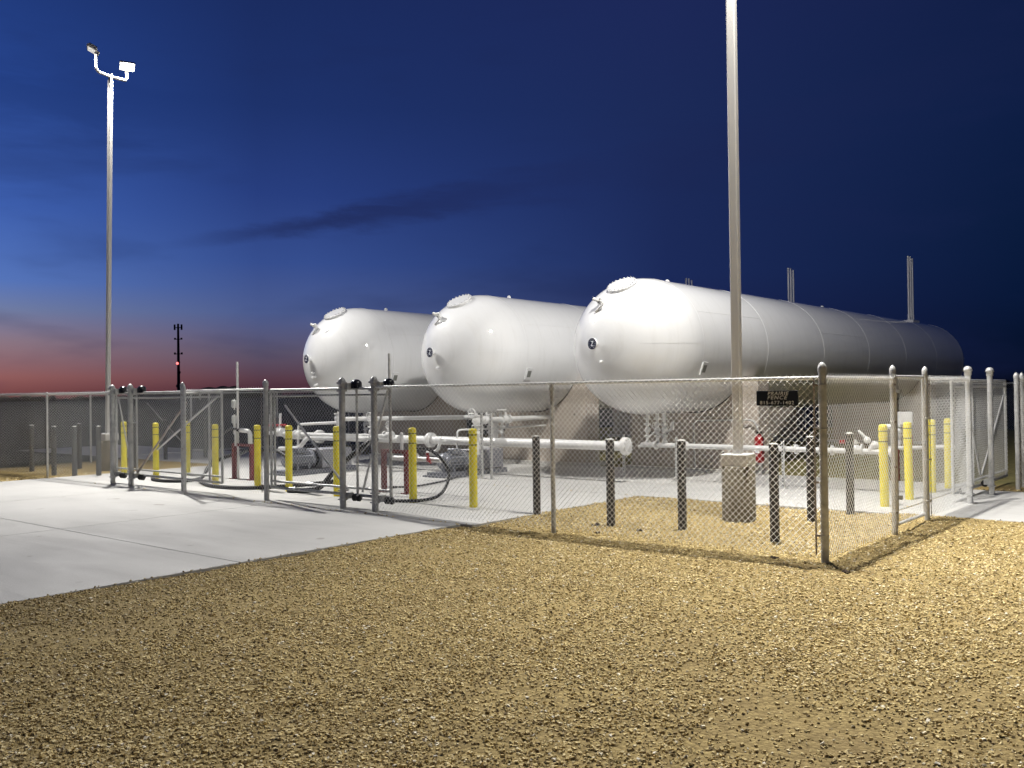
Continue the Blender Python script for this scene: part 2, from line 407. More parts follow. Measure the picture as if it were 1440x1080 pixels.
def slab(name, rects, z=0., joint=.007):
    b = MB()
    for x0,x1,y0,y1,nxj,nyj in rects:
        for i in range(nxj):
            for j in range(nyj):
                a0 = x0+(x1-x0)*i/nxj; a1 = x0+(x1-x0)*(i+1)/nxj; c0 = y0+(y1-y0)*j/nyj; c1 = y0+(y1-y0)*(j+1)/nyj
                b.rbox(((a0+a1)/2,(c0+c1)/2,z-.1), (a1-a0-joint, c1-c0-joint, .2), .006)
    o = b.build(name, CONC); tag(o, kind='structure'); return o
slab('driveway_pavement', [(-17.5,-4.9,-14,-.22,3,4)])
slab('yard_pavement', [(-17.5,-4.72,-.2,3.98,3,1),(-17.5,-.62,4.0,8.75,4,1)])
slab('side_driveway_pavement', [(-.6,16,4.12,7.9,4,1)], -.004)
slab('far_side_driveway_pavement', [(-30,-17.52,4.3,7.9,3,1)], -.004)

# loose stones
def stones():
    camx, camy = 3.61, -9.362; fa = math.atan2(F_.x, F_.y)
    P = []
    for d0, d1, dens, s0, s1 in ((3.3,5.2,3900,.004,.0138),(5.2,7.5,3300,.0045,.0138),(7.5,11.5,2100,.0055,.014),(11.5,16,900,.0075,.017),(16,24,160,.010,.022)):
        half = math.radians(37); n = int(dens*half*(d1*d1-d0*d0))
        a = fa + rng.uniform(-half, half, n); d = np.sqrt(rng.uniform(d0*d0, d1*d1, n))
        x = camx+np.sin(a)*d; y = camy+np.cos(a)*d
        dens_n = vnoise(x,y,.45,11)*.9 + vnoise(x,y,1.9,12)*.7 + .8
        keep = ~in_slab(x, y, -.02) & (rng.random(n) < dens_n) & (y < 8.3) & ~((x < -17.5) & (x < -21))
        # a few strays over the slab edge
        sl = in_slab(x, y, .0)
        keep &= ~(sl & (rng.random(n) > .25))
        x, y = x[keep], y[keep]; s = s0+(s1-s0)*rng.random(len(x))**1.7
        P.append(np.stack([x, y, s], -1))
    P = np.concatenate(P); n = len(P)
    base = np.array([[-.8,-.8,.8],[.8,-.8,.8],[.8,.8,.8],[-.8,.8,.8],[-1,-1,-.6],[1,-1,-.6],[1,1,-.6],[-1,1,-.6]], float)
    tri = np.array([[0,1,2],[0,2,3],[0,4,5],[0,5,1],[1,5,6],[1,6,2],[2,6,7],[2,7,3],[3,7,4],[3,4,0]])
    v = base[None]*rng.uniform(.65,1.1,(n,8,1)) + rng.normal(0,.16,(n,8,3))
    v[:,:,2] *= rng.uniform(.35,.75,(n,1)); v[:,:,1] *= rng.uniform(.5,.95,(n,1))
    # random rotations
    q = rng.normal(size=(n,4)); q[:,1:3] *= .16; q /= np.linalg.norm(q, axis=1, keepdims=True); w,x,y,z = q.T
    Rm = np.stack([1-2*(y*y+z*z),2*(x*y-z*w),2*(x*z+y*w),2*(x*y+z*w),1-2*(x*x+z*z),2*(y*z-x*w),2*(x*z-y*w),2*(y*z+x*w),1-2*(x*x+y*y)],-1).reshape(n,3,3)
    v = np.einsum('nij,nkj->nki', Rm, v)*P[:,None,2:3]
    zz = gh(P[:,0], P[:,1]); zz = np.where(in_slab(P[:,0], P[:,1]), 0., zz)
    v += np.stack([P[:,0], P[:,1], zz + P[:,2]*.38], -1)[:,None]
    f = (tri[None] + (np.arange(n)*8)[:,None,None]).reshape(-1,3)
    o = npmesh('loose_gravel', v.reshape(-1,3), f, STONE)
    at = o.data.attributes.new('tint', 'FLOAT', 'POINT')
    at.data.foreach_set('value', np.repeat(np.clip(rng.normal(.5,.24,n),0,1), 8).astype(np.float32))
    tag(o, kind='stuff'); print('stones', n)
stones()
# straw, twigs and dirt clods lying near the fence
tw = MB()
for i in range(900):
    r = random.random()
    if r < .45: x = random.uniform(-4.6,.7); y = -.35+random.gauss(0,.35)
    elif r < .7: x = .35+random.gauss(0,.3); y = random.uniform(-.5,4.)
    else: x = random.uniform(-4,3.2); y = random.uniform(-6,3.8)
    if in_slab(np.array([x]), np.array([y]))[0]: continue
    z = float(gh(np.array([x]), np.array([y]))[0])+.012; a = random.uniform(0,6.28); l = random.uniform(.01,.05)
    tw.tube([(x,y,z),(x+math.cos(a)*l,y+math.sin(a)*l,z+random.uniform(0,.012))], random.uniform(.001,.0022), 4, smooth=False)
tag(tw.build('straw_litter', mat('dry_straw', (.42,.34,.2), .8, var=.5, vscale=3)), kind='stuff')
for (x, y, s, lb) in ((-3.02,.3,.035,'small dark soil clod between the two leftmost dark bollards'),(-.5,-.12,.04,'dark soil clod just left of the corner post'),(.42,-.55,.04,'dark soil clod at the foot of the corner post, camera side'),(-2.7,.75,.04,'dark soil clod between the bollard at the flange and the next'),(-3.42,.86,.05,'dark soil clod against the foot of the bollard in front of the flange')):
    c = MB()
    for k in range(7):
        c.sph((x+random.gauss(0,s*.6), y+random.gauss(0,s*.6), float(gh(np.array([x]),np.array([y]))[0])+s*.15), s*random.uniform(.35,.7), 7, (random.random(),.3,1), .7)
    CL = bpy.data.materials.get('dark_soil') or mat('dark_soil', (.05,.032,.02), .95, var=.4, vscale=40, bump=.01, bscale=60)
    tag(c.build('dirt_clod', CL, None, (x,y,0)), lb, 'dirt clod', 'dirt clods on the gravel')

# far trees along the sunset horizon
tl = MB()
for i in range(420):
    a = math.radians(random.uniform(-100, 30)); d = random.uniform(700, 1100)
    x = math.sin(a)*d; y = math.cos(a)*d; h = random.uniform(3.,5.5)*(1.+.5*math.sin(a*23)+.3*math.sin(a*61))
    if a > math.radians(-45): h *= .8
    w = random.uniform(8,24)
    for k in range(3):
        tl.sph((x+random.uniform(-w,w), y+random.uniform(-w,w), h*random.uniform(.2,.5)), h*random.uniform(.6,1.), 7, (0,0,1), .8)
    tl.box((x,y,h*.25),(w*2,w,h*.8), random.random())
tag(tl.build('distant_treeline', mat('far_foliage', (.03,.035,.025), .95, var=.4, vscale=.2)), kind='stuff')
# ------------------------------------------------------------------ chain link fences
def fabric(b, x0, x1, z0, z1, y=0., r=.0024, p=.0718, top=.022):
    """diagonal wires in local XZ, two families woven front and back, with twisted tips above the rail"""
    H = z1-z0
    for sgn in (1,-1):
        k0 = int((x0-H)/p)-2; k1 = int((x1+H)/p)+2
        for k in range(k0, k1):
            xa = k*p; # line x = xa + sgn*(z-z0)
            lo, hi = 0., H+top
            if sgn > 0: lo = max(lo, x0-xa); hi = min(hi, x1-xa)
            else: lo = max(lo, xa-x1); hi = min(hi, xa-x0)
            if hi-lo < .02: continue
            yo = y + sgn*.0022
            b.cyl((xa+sgn*lo, yo, z0+lo), (xa+sgn*hi, yo, z0+hi), r, 4, cap=False)
    # little twisted knuckles along the top and bottom edges
    k = math.ceil(x0/p)
    while k*p < x1:
        x = k*p
        if top: b.cyl((x-.006,y,z1+top-.012),(x+.008,y,z1+top+.02),r*1.25,4,cap=False)
        b.cyl((x+.006,y,z0-.004),(x-.008,y,z0-.026),r*1.2,4,cap=False)
        k += 1
def capped_post(b, x, y, h, r, ball=True):
    b.cyl((x,y,-.15),(x,y,h-.05),r,16,cap=False)
    b.lathe([(r*1.12,-.085),(r*1.16,-.04),(r*1.12,-.03),(r*.95,-.012),(r*.6,.01),(r*.25,.02),(0,.022)], (x,y,h-.022), n=16)
def fence(name, A, B, posts, label, fab=None, zt=1.88, z0=.05, group='chain link fence runs around the yard', mt=None, side=-1, rail=True, wr=.0021):
    """posts: (distance, height, radius, capped)"""
    A, B = V((A[0],A[1],0)), V((B[0],B[1],0)); d = B-A; L = d.length
    root = thing(name, A, label, 'fence', group, math.atan2(d.y, d.x)); mt = mt or GALV
    f = MB()
    for a, c in (fab or [(0,L)]): fabric(f, a, c, z0, zt, side*.036, wr)
    f.build('wire_mesh', WIRE, root)
    if rail:
        r_ = MB(); r_.cyl((0,0,zt-.005),(L,0,zt-.005),.021,10); r_.build('top_rail', GALV, root)
    for ds, h, r, cp in posts:
        p = MB()
        if cp: capped_post(p, ds, 0, h, r)
        else: p.cyl((ds,0,-.15),(ds,0,h),r,12); p.sph((ds,0,h), r*1.05, 12, q=.6)
        for z in (.25,.8,1.35,1.8): p.lathe([(r+.001,-.011),(r+.004,-.009),(r+.004,.009),(r+.001,.011)], (ds,0,z), n=14)
        po = p.build('post', mt if mt else GALV, root)
        if cp:
            tb = MB(); s_ = 1 if ds < L/2 else -1
            tb.box((ds+s_*(r+.035),side*.036,(zt+z0)/2),(.016,.005,zt-z0))
            for z in (.25,.8,1.35,1.8): tb.box((ds+s_*(r+.018),side*.036,z),(.05,.02,.022))
            tb.build('tension_bar', RUST, po)
    return root
fence('chain_link_fence', (0,0), (-6.86,0), [(0,2.04,.041,True),(3.5,1.88,.03,False)],
      'nearest galvanised chain link run, from the corner post past the black sign', side=1, mt=GALVD)
fence('chain_link_fence', (-9.58,0), (-12.2,0), [(0,2.04,.045,True),(2.6,2.04,.04,True)],
      'short fixed chain link panel between the two rolling gates', side=1, mt=GALVD, z0=.13)
fence('chain_link_fence', (-14.86,0), (-21.5,0), [(3.,1.9,.024,False),(6.6,1.95,.03,False)],
      'chain link run left of the rolling gates, ending past the thin post', side=1, wr=.0014)
lf = fence('chain_link_fence', (-21.5,0), (-21.5,30), [(2.75,1.9,.026,False),(5.8,1.9,.026,False),(8.9,1.9,.026,False),(11.9,1.9,.026,False),(14.9,1.9,.026,False),(18,1.9,.026,False),(21,1.9,.026,False),(24,1.9,.026,False),(30,2.,.03,False)],
      'far left chain link run with bottom rail, behind the dark bollards', side=1, wr=.0012, z0=.1)
b = MB(); b.cyl((4.2,-.05,.13),(18,-.05,.13),.022,8); b.build('bottom_rail', GALV, lf)
b = MB(); b.cyl((4.4,.0,1.6),(5.7,.0,.2),.02,8); b.build('brace', GALVD, lf)
fence('chain_link_fence', (-21.5,30), (0,30), [(k*3.05,1.9,.026,False) for k in range(1,7)]+[(21.5,2.,.03,False)],
      'chain link run at the back, seen dark beneath the tanks', side=-1, wr=.0012, z0=.1)
fence('chain_link_fence', (0,0), (0,2.26), [(2.26,2.04,.034,True)],
      'chain link run from the corner post to the walk gate', side=-1, mt=GALV)
fence('chain_link_fence', (0,3.6), (0,5.8), [(0,2.04,.034,True)],
      'chain link run between the walk gate and the twin capped roller posts', side=-1)
fence('chain_link_fence', (0.15,8.42), (.3,30), [(0,2.0,.04,True),(.42,2.0,.032,True)]+[(3+k*3.05,1.9,.026,False) for k in range(6)],
      'chain link run at the right edge of the photo beyond the side driveway', side=-1)

def gate_frame(name, par, x0, x1, z0, z1, r, mt, org_y=0., double=True, uprights=(), braces=()):
    """frame tubes plus mesh and braces of a gate leaf, in the gate's own XZ plane"""
    fr = MB()
    for a, c in (((x0,z0),(x1,z0)),((x0,z1),(x1,z1)),((x0,z0),(x0,z1)),((x1,z0),(x1,z1))):
        fr.cyl((a[0],org_y,a[1]),(c[0],org_y,c[1]),r,10)
    if double:
        fr.cyl((x0,org_y,z0+.11),(x1,org_y,z0+.11),r*.8,8); fr.cyl((x0,org_y,z1-.1),(x1,org_y,z1-.1),r*.7,8)
    for x in uprights: fr.cyl((x,org_y,z0),(x,org_y,z1),r*.85,8)
    fr.build('frame', mt, par)
    for (a, c, m_, rr) in braces: MB().cyl((a[0],org_y-.02,a[1]),(c[0],org_y-.02,c[1]),rr,8).build('brace', m_, par)
def rollers(par, x, y, dx, top=True, bottom=True, cover=BLK):
    """cantilever gate roller sets fixed to a post"""
    if top:
        c = MB(); k = 10
        prof = [(.088*math.cos(math.pi/2*i/k), .075*math.sin(math.pi/2*i/k)) for i in range(k+1)]
        c.lathe([(.088,-.07),(.088,0)]+prof[1:], (x+dx*.155,y+.16,1.93), n=18)
        c.build('roller_cover', cover, par)
        b = MB(); b.box((x+dx*.06,y+.06,1.9),(.12,.1,.1)); b.box((x,y,1.83),(.115,.115,.03)); b.box((x,y,1.95),(.115,.115,.03))
        for z in (1.86,1.92): b.cyl((x+dx*.02,y-.09,z),(x+dx*.02,y+.1,z),.009,6)
        b.build('roller_bracket', GALVD, par)
    if bottom:
        b = MB(); b.box((x+dx*.06,y+.07,.2),(.1,.1,.09)); b.box((x,y,.14),(.11,.11,.02)); b.box((x,y,.28),(.11,.11,.02)); b.build('roller_bracket', GALVD, par)
        for o_ in (.125,.225):
            w_ = MB(); w_.lathe([(0,-.025),(.05,-.025),(.057,-.015),(.05,0),(.057,.015),(.05,.025),(0,.025)], (x+dx*o_,y+.13,.165), (1,.3,0), n=14); w_.build('roller_wheel', RUB, par)
def roller_post(x, y, label, h=2.04, r=.05, rz=0., cover=BLK, mt=None, top=True):
    root = thing('gate_post', (x,y,0), label, 'gate post', 'roller posts of the rolling gates', rz)
    r = r if top else .043
    p = MB(); capped_post(p, 0, 0, h, r); p.build('post', mt or GALVD, root)
    rollers(root, 0, 0, 1, top, cover=cover)
    if not top: MB().lathe([(.046,-.1),(.052,-.09),(.052,-.035),(.064,-.03),(.062,.0),(.046,.03),(.02,.045),(0,.047)], (0,0,h-.02), n=18).build('bulb_cap', GALV, root)
    return root
roller_post(-6.86, 0, 'roller post nearest the camera, with black domed roller cover')
roller_post(-7.60, 0, 'roller post left of the nearest roller post, also with a domed cover')
roller_post(-14.12, 0, 'right one of the two leftmost roller posts')
roller_post(-14.86, 0, 'leftmost roller post, standing just right of the far light pole')
roller_post(0, 5.82, 'left one of the two bulb capped roller posts by the side driveway', 2.05, .05, math.pi/2, SILV, GALV, False)
roller_post(0, 7.2, 'right one of the two bulb capped roller posts by the side driveway', 2.05, .05, math.pi/2, SILV, GALV, False)

def leaf(name, org, rz, L, label, uprights, braces, fab, z0=.2, z1=1.86, cat='gate', mt=GALVD, double=True, y=.0, r=.024):
    root = thing(name, org, label, cat, None, rz)
    gate_frame(name, root, 0, L, z0, z1, r, mt, y, double, uprights, braces)
    f = MB()
    for a, c in fab: fabric(f, a, c, z0+.02, z1-.02, y-.03, .0017, top=0)
    f.build('wire_mesh', WIRE, root); return root
leaf('rolling_gate', (-15.0,.16,0), 0, 3.86, 'rolling gate leaf at left with a bright diagonal brace',
     (.83,3.45), [((3.76,1.77),(1.65,.74),GALV,.02),((2.72,1.66),(.86,.24),RUST,.02),((.12,1.78),(.5,.72),GALV,.016)], [(0,3.86)])
leaf('rolling_gate', (-9.66,.16,0), 0, 2.98, 'rolling gate leaf in the middle, left of the nearest roller post',
     (.1,2.22), [((.42,1.6),(2.02,.27),GALV,.018),((2.95,1.82),(2.36,.26),GALV,.018),((2.9,1.3),(2.25,.8),GALVD,.012)], [(0,2.98)])
leaf('rolling_gate', (-.24,5.84,0), math.pi/2, 3.6, 'rolling gate leaf at right, hanging past the bulb capped roller posts',
     (1.2,), [((.75,1.6),(1.6,.3),GALV,.018),((3.4,1.6),(1.7,.3),GALV,.018)], [(0,3.6)], z0=.12, mt=GALV)
wg = leaf('walk_gate', (-.0,2.36,0), math.pi/2, 1.14, 'narrow swinging walk gate in the right fence',
     (), [], [(0.02,1.12)], z0=.09, z1=1.9, mt=GALV, double=False, r=.02)
MB().box((.0,-.03,.42),(.05,.06,.05)).build('hinge', GALVD, wg); MB().box((.02,-.03,1.72),(.08,.05,.04)).build('hinge', GALVD, wg); MB().box((1.12,-.03,1.0),(.05,.05,.12)).build('latch', GALVD, wg)
# thin latch post in front of the panel
root = thing('latch_post', (-11.62,-.3,0), 'slim capped latch post just in front of the short fence panel', 'gate post')
p = MB(); capped_post(p, 0, 0, 1.98, .027); p.build('post', GALV, root)
b = MB(); b.cyl((0,.02,1.83),(0,.32,1.83),.02,8); b.cyl((.03,.3,1.9),(.03,.3,1.7),.02,8); b.build('latch', GALVD, root)

# ------------------------------------------------------------------ bollards
def yb(x, y, label):
    root = thing('yellow_bollard', (x,y,0), label, 'bollard', 'yellow sleeved bollards')
    r = .064
    MB().lathe([(r*.98,-.02),(r,.0),(r,1.15),(r*.99,1.19),(r*.9,1.208),(r*.5,1.218),(0,1.222)], n=20).build('sleeve', YEL, root)
    for z in (1.12,.965): MB().lathe([(r+.0008,-.007),(r+.0018,-.006),(r+.0018,.006),(r+.0008,.007)], (0,0,z), n=20).build('band', BAND, root)
    return root
ys = [(-16.7,1.2,'leftmost yellow bollard, half hidden behind the roller post'),
 (-15.0,1.03,'yellow bollard seen through the left rolling gate, between its braces'),
 (-15.35,1.98,'yellow bollard set farther back, mostly behind the panel post'),
 (-12.53,.9,'yellow bollard in front of the hose of the left red stand'),
 (-11.27,1.0,'yellow bollard right of the left red hose stand, just left of a thick post'),
 (-10.43,1.09,'yellow bollard behind the left end of the middle rolling gate'),
 (-9.05,1.08,'yellow bollard in front of the left pump, behind the roller post'),
 (-7.24,1.16,'yellow bollard in front of the right red hose stand'),
 (-6.0,1.25,'yellow bollard in front of the right grey pump box'),
 (-.91,4.73,'nearest yellow bollard by the walk gate'),
 (-.88,5.83,'second yellow bollard along the side driveway'),
 (-.88,7.06,'third yellow bollard along the side driveway'),
 (-.82,7.84,'farthest yellow bollard along the side driveway')]
p0 = None
for x, y, lb in ys:
    if p0 is None: p0 = yb(x, y, lb)
    else:
        o = copy_tree(p0); o.location = (x,y,0); o['label'] = lb; o.rotation_euler = (random.gauss(0,.006),random.gauss(0,.006),random.uniform(0,6))
def db(x, y, label, mt=DARK, h=1.125, grp='dark bollards'):
    root = thing('dark_bollard', (x,y,0), label, 'bollard', grp)
    r = .056
    MB().cyl((0,0,-.15),(0,0,h),r,18,cap=False).build('post', mt, root)
    MB().lathe([(r*1.03,0),(r*.95,.008),(r*.5,.016),(0,.018)], (0,0,h-.004), n=18).build('cap', CAPC, root)
    return root
d1 = db(-4.72,1.21,'dark bollard at the edge of the slab, left of a fence post')
for x, y, lb in [(-3.24,.92,'dark bollard in front of the flanged white pipe end'),(-2.27,1.1,'dark bollard left of the near light pole pedestal'),
     (-.93,.88,'dark bollard nearest the camera, under the black sign'),(-1.19,2.63,'dark bollard just left of the corner post'),(-1.07,3.75,'dark bollard seen through the right fence run')]:
    o = copy_tree(d1); o.location = (x,y,-.0); o['label'] = lb; o.rotation_euler.z = random.uniform(0,6)
d2 = db(-19.98,.55,'grey bollard far left, beside the thin fence post', GREYB, 1.12, 'grey bollards around the far pole')
for x, y, lb in [(-18.39,.38,'grey bollard standing alone right of the thin fence post'),(-17.64,.51,'front one of two overlapping grey bollards at left'),
     (-19.8,1.64,'rear one of two overlapping grey bollards at left'),(-17.13,.82,'grey bollard in front of the far pole pedestal'),
     (-18.9,2.6,'shorter looking grey bollard against the far pole pedestal'),
     (-20.69,4.5,'grey bollard behind the gate brace, left one of three'),(-20.3,5.04,'grey bollard behind the latch post, middle one of three'),(-20.44,5.61,'grey bollard right of the latch post, right one of three')]:
    o = copy_tree(d2); o.location = (x,y,0); o['label'] = lb; o.rotation_euler.z = random.uniform(0,6)

# ------------------------------------------------------------------ tanks
TR, TZ, TY, TL = 1.37, 2.653, 6.6, 19.0
def make_tank():
    root = thing('storage_tank', (0,TY,0), '', 'tank', 'white bullet tanks'); og = (0,TY,0)
    prof = []
    K = 26
    for i in range(K+1):
        a = math.pi/2*i/K; prof.append((TR*math.sin(a), -TR*math.cos(a)))
    def seam(y):
        return [(TR,y-.02),(TR+.004,y-.012),(TR+.005,y),(TR+.004,y+.012),(TR,y+.02)]
    prof += [(TR, TL*i/12) for i in range(1,12)]
    for i in range(K+1):
        a = math.pi/2*(1-i/K); prof.append((TR*math.sin(a), TL+TR*math.cos(a)))
    sh = MB().lathe(prof, (0,TY,TZ), (0,1,0), n=120)
    for y in (.05,2.95,6.15,9.4,12.6,15.8,18.95): sh.lathe(seam(y), (0,TY,TZ), (0,1,0), n=120)
    # lengthwise welds on the heads and courses
    def on(n, r=TR): n = V(n).normalized(); return V((0,TY,TZ)) + n*r
    sh.tube([on((math.sin(a),-math.cos(a),.0),TR+.0005) for a in [math.radians(x) for x in range(30,88,4)]], .0035, 6)
    for (y0,y1,a) in ((.05,2.95,62),(2.95,6.15,128),(6.15,9.4,70),(9.4,12.6,120)):
        a = math.radians(a); sh.cyl((TR*math.sin(a),TY+y0,TZ+TR*math.cos(a)),(TR*math.sin(a),TY+y1,TZ+TR*math.cos(a)),.0035,6)
    sh.build('shell', TANK, root, og)
    # manway
    n = V((-.01,-.5,.866)).normalized(); c = on(n); u, w = basis(n)
    mw = MB().lathe([(.235,-.12),(.235,-.04),(.3,-.04),(.3,-.012),(.293,-.01),(.293,-.005),(.3,-.003),(.3,.022),(.285,.03),(0,.032)], c, n, 36, sm=False)
    bo = mw
    for k in range(20):
        a = 2*math.pi*k/20; q = c+(u*math.cos(a)+w*math.sin(a))*.27
        bo.cyl(q+n*.02, q+n*.048, .018, 6); bo.cyl(q+n*.0, q+n*.052, .010, 6)
    mw.build('manway', TANK, root, og)
    # relief valve and nozzle
    n = V((-.17,-.79,.59)).normalized(); c = on(n); nz = MB()
    nz.cyl(c-n*.05, c+n*.09, .03); nz.cyl(c+n*.05, c+n*.075, .055, 10); nz.sph(c+n*.12, .045)
    e1 = c+n*.12; nz.elbowpipe([e1, e1+V((.1,-.02,.04)), e1+V((.13,-.03,-.1)), e1+V((-.06,-.0,-.22))], .022, .06)
    nz.cyl(e1+V((-.1,-.01,.03)), e1+V((-.04,0,.01)), .035, 12); nz.cyl(e1, e1+V((-.09,-.01,.03)), .018)
    nz.build('valve', PIPE, root, og)
    # gauge
    n = V((-.135,-.99,.015)).normalized(); c = on(n); gb = MB()
    gb.cyl(c-n*.04, c+n*.09, .045, 16); gb.lathe([(.02,.07),(.105,.075),(.113,.085),(.113,.11),(.107,.112)], c, n, 28)
    go = gb.build('gauge', TANK, root, og)
    u = V((1,0,0)); u = (u-n*u.dot(n)).normalized(); w = n.cross(u)
    if w.z < 0: w = -w
    if u.cross(w).dot(n) < 0: u = -u
    MB().cyl(c+n*.1, c+n*.1125, .108, 28).build('dial', DIAL, go, og)
    tk = MB()
    for k in range(11):
        a = math.radians(-150+300*k/10); d = u*math.sin(a)+w*math.cos(a); s_ = u*math.cos(a)-w*math.sin(a)
        q = c+n*.1145+d*.084
        tk.add([q-s_*.0035-d*.009, q+s_*.0035-d*.009, q+s_*.0035+d*.009, q-s_*.0035+d*.009], [(0,1,2,3)])
    for (a0,b0),(a1,b1),wd in (((-.03,.042),(.034,.046),.008),((.034,.046),(-.026,-.04),.008),((-.026,-.04),(.036,-.04),.008)):
        A = c+n*.1145+u*a0+w*b0; B = c+n*.1145+u*a1+w*b1; d = (B-A).normalized(); s_ = d.cross(n)*wd
        tk.add([A-s_, B-s_, B+s_, A+s_], [(0,1,2,3)])
    tk.build('dial_marks', WHT, go, og)
    # thermowell stub
    n = V((-.06,-.97,-.232)).normalized(); c = on(n)
    MB().cyl(c-n*.04, c+n*.07, .028, 12).cyl(c+n*.06, c+n*.09, .02, 6).build('nozzle', TANK, root, og)
    # nameplate
    a = math.radians(110); n = V((math.sin(a),0,math.cos(a))); tt = V((math.cos(a),0,-math.sin(a))); yy = V((0,1,0))
    c = V((0,TY+.14,TZ))+n*(TR+.012); M = Matrix((tt, yy, n)).transposed()
    npo = MB().box(c, (.26,.2,.03), M=M); po = npo.build('nameplate_frame', TANK, root, og)
    MB().box(c+n*.017, (.15,.12,.006), M=M).build('nameplate', STICK, po, og)
    # crest fittings
    cf = MB()
    for y in (1.05, 9.6): cf.cyl((.0,TY+y,TZ+TR-.02),(.0,TY+y,TZ+TR+.05),.045,12); cf.cyl((0,TY+y,TZ+TR+.05),(0,TY+y,TZ+TR+.07),.03,6)
    cf.build('fitting', TANK, root, og)
    # relief stacks
    ms = MB(); ms.box((.0,TY+17.8,TZ+TR+.03),(.36,.72,.1)); mo = ms.build('manifold', TANK, root, og)
    for k in range(3):
        y = TY+17.57+.23*k
        MB().cyl((0,y,TZ+TR+.05),(0,y,6.34-.04*(k==2)),.033,12).cyl((0,y,4.1),(0,y,4.3),.045,12).build('vent_stack', PIPE, root, og)
    # felt pads on the saddles
    for (y0,y1) in ((1.985,2.515),(14.385,14.915)):
        vs = []; fs = []; N = 40
        for i in range(N+1):
            a = math.radians(180-60+120*i/N)
            for y in (y0,y1):
                for r in (TR-.004, TR+.016): vs.append((math.sin(a)*r, TY+y, TZ+math.cos(a)*r))
        for i in range(N):
            o = 4*i; fs += [(o,o+4,o+5,o+1),(o+2,o+3,o+7,o+6),(o+1,o+5,o+7,o+3),(o,o+2,o+6,o+4)]
        MB().add(vs, fs).build('saddle_pad', FLT, root, og)
    # drain nozzles below
    dn = MB()
    for x, y in ((-.1,.35),(.12,.35),(.28,.35)): dn.cyl((x,TY+y,TZ-TR+.05),(x,TY+y,TZ-TR-.08),.04,10); dn.cyl((x,TY+y,TZ-TR-.08),(x,TY+y,TZ-TR-.11),.07,12)
    dn.build('drain_nozzle', PIPE, root, og)
    return root
tk0 = make_tank()
TX = (-6.22,-10.56,-14.9)
LB = ('largest looking white bullet tank, nearest the camera and passing behind the light pole',
      'middle white bullet tank, its far half hidden behind the nearest tank',
      'leftmost white bullet tank, smallest looking of the three')
tanks = []
for k in range(3):
    o = tk0 if k == 0 else copy_tree(tk0)
    o.location = (TX[k], TY, 0); o['label'] = LB[k]; tanks.append(o)
# the left tank alone carries two more stubs under its gauge and a pale diamond placard
og = (0,TY,0)
for n in (V((-.04,-.948,-.31)), V((-.05,-.894,-.45))):
    n.normalize(); c = V((0,TY,TZ))+n*TR
    MB().cyl(c-n*.04, c+n*.08, .03, 12).sph(c+n*.09,.035,10).build('nozzle', PIPE, tanks[2], og)
n = V((.15,-.8,.58)).normalized(); u = V((1,0,0)); u = (u-n*u.dot(n)).normalized(); w = n.cross(u); c = V((0,TY,TZ))+n*(TR+.004)
MB().add([c+u*.15, c+w*.15, c-u*.15, c-w*.15], [(0,1,2,3)]).add([c+u*.15+n*.004, c+w*.15+n*.004, c-u*.15+n*.004, c-w*.15+n*.004], [(0,1,2,3)]).build('placard', WHT, tanks[2], og)

# ------------------------------------------------------------------ piers
def make_pier():
    root = thing('tank_pier', (0,0,0), '', 'pier', 'concrete piers under the tanks')
    # profile with the saddle cut out, extruded along Y
    hw, top, N = 1.55, 2.02, 30
    pts = [(-hw,-.1),(hw,-.1),(hw,top)]
    rr = TR+.016; dz = TZ-top; xe = math.sqrt(rr*rr-dz*dz)
    a0 = math.atan2(xe, -dz); pts_arc = []
    for i in range(N+1):
        a = a0 + (2*math.pi-2*a0)*i/N
        pts_arc.append((math.sin(a)*rr, TZ+math.cos(a)*rr))
    vs = []; fs = []
    # wall as vertical strips so that every face stays convex
    xs = [-hw]+sorted(p[0] for p in pts_arc)+[hw]
    def topz(x): return top if abs(x) >= xe-1e-6 else TZ-math.sqrt(rr*rr-x*x)
    for x in xs:
        for y in (0,.52): vs += [(x,y,-.1),(x,y,topz(x))]
    for i in range(len(xs)-1):
        o = 4*i; fs += [(o,o+4,o+5,o+1),(o+2,o+3,o+7,o+6),(o+1,o+5,o+7,o+3)]
    e = 4*(len(xs)-1); fs += [(0,1,3,2),(e,e+2,e+3,e+1)]
    MB().add(vs, fs).build('wall', PIERM, root)
    tb = MB()
    for x, z in ((-.75,.42),(.75,.42),(-1.3,1.2),(1.2,1.22)): tb.cyl((x,-.003,z),(x,.01,z),.022,10)
    tb.build('tie_holes', BAND, root)
    MB().box((0,.26,.02),(3.34,.8,.1)).build('footing', CAPC, root)
    return root
pr = make_pier(); first = True
for k, nm in enumerate(('nearest','middle','left')):
    for y, wh in ((8.6,'front'),(21.0,'rear')):
        o = pr if first else copy_tree(pr); first = False
        o.location = (TX[k], y, 0); o['label'] = '%s concrete saddle pier under the %s tank' % (wh, nm)

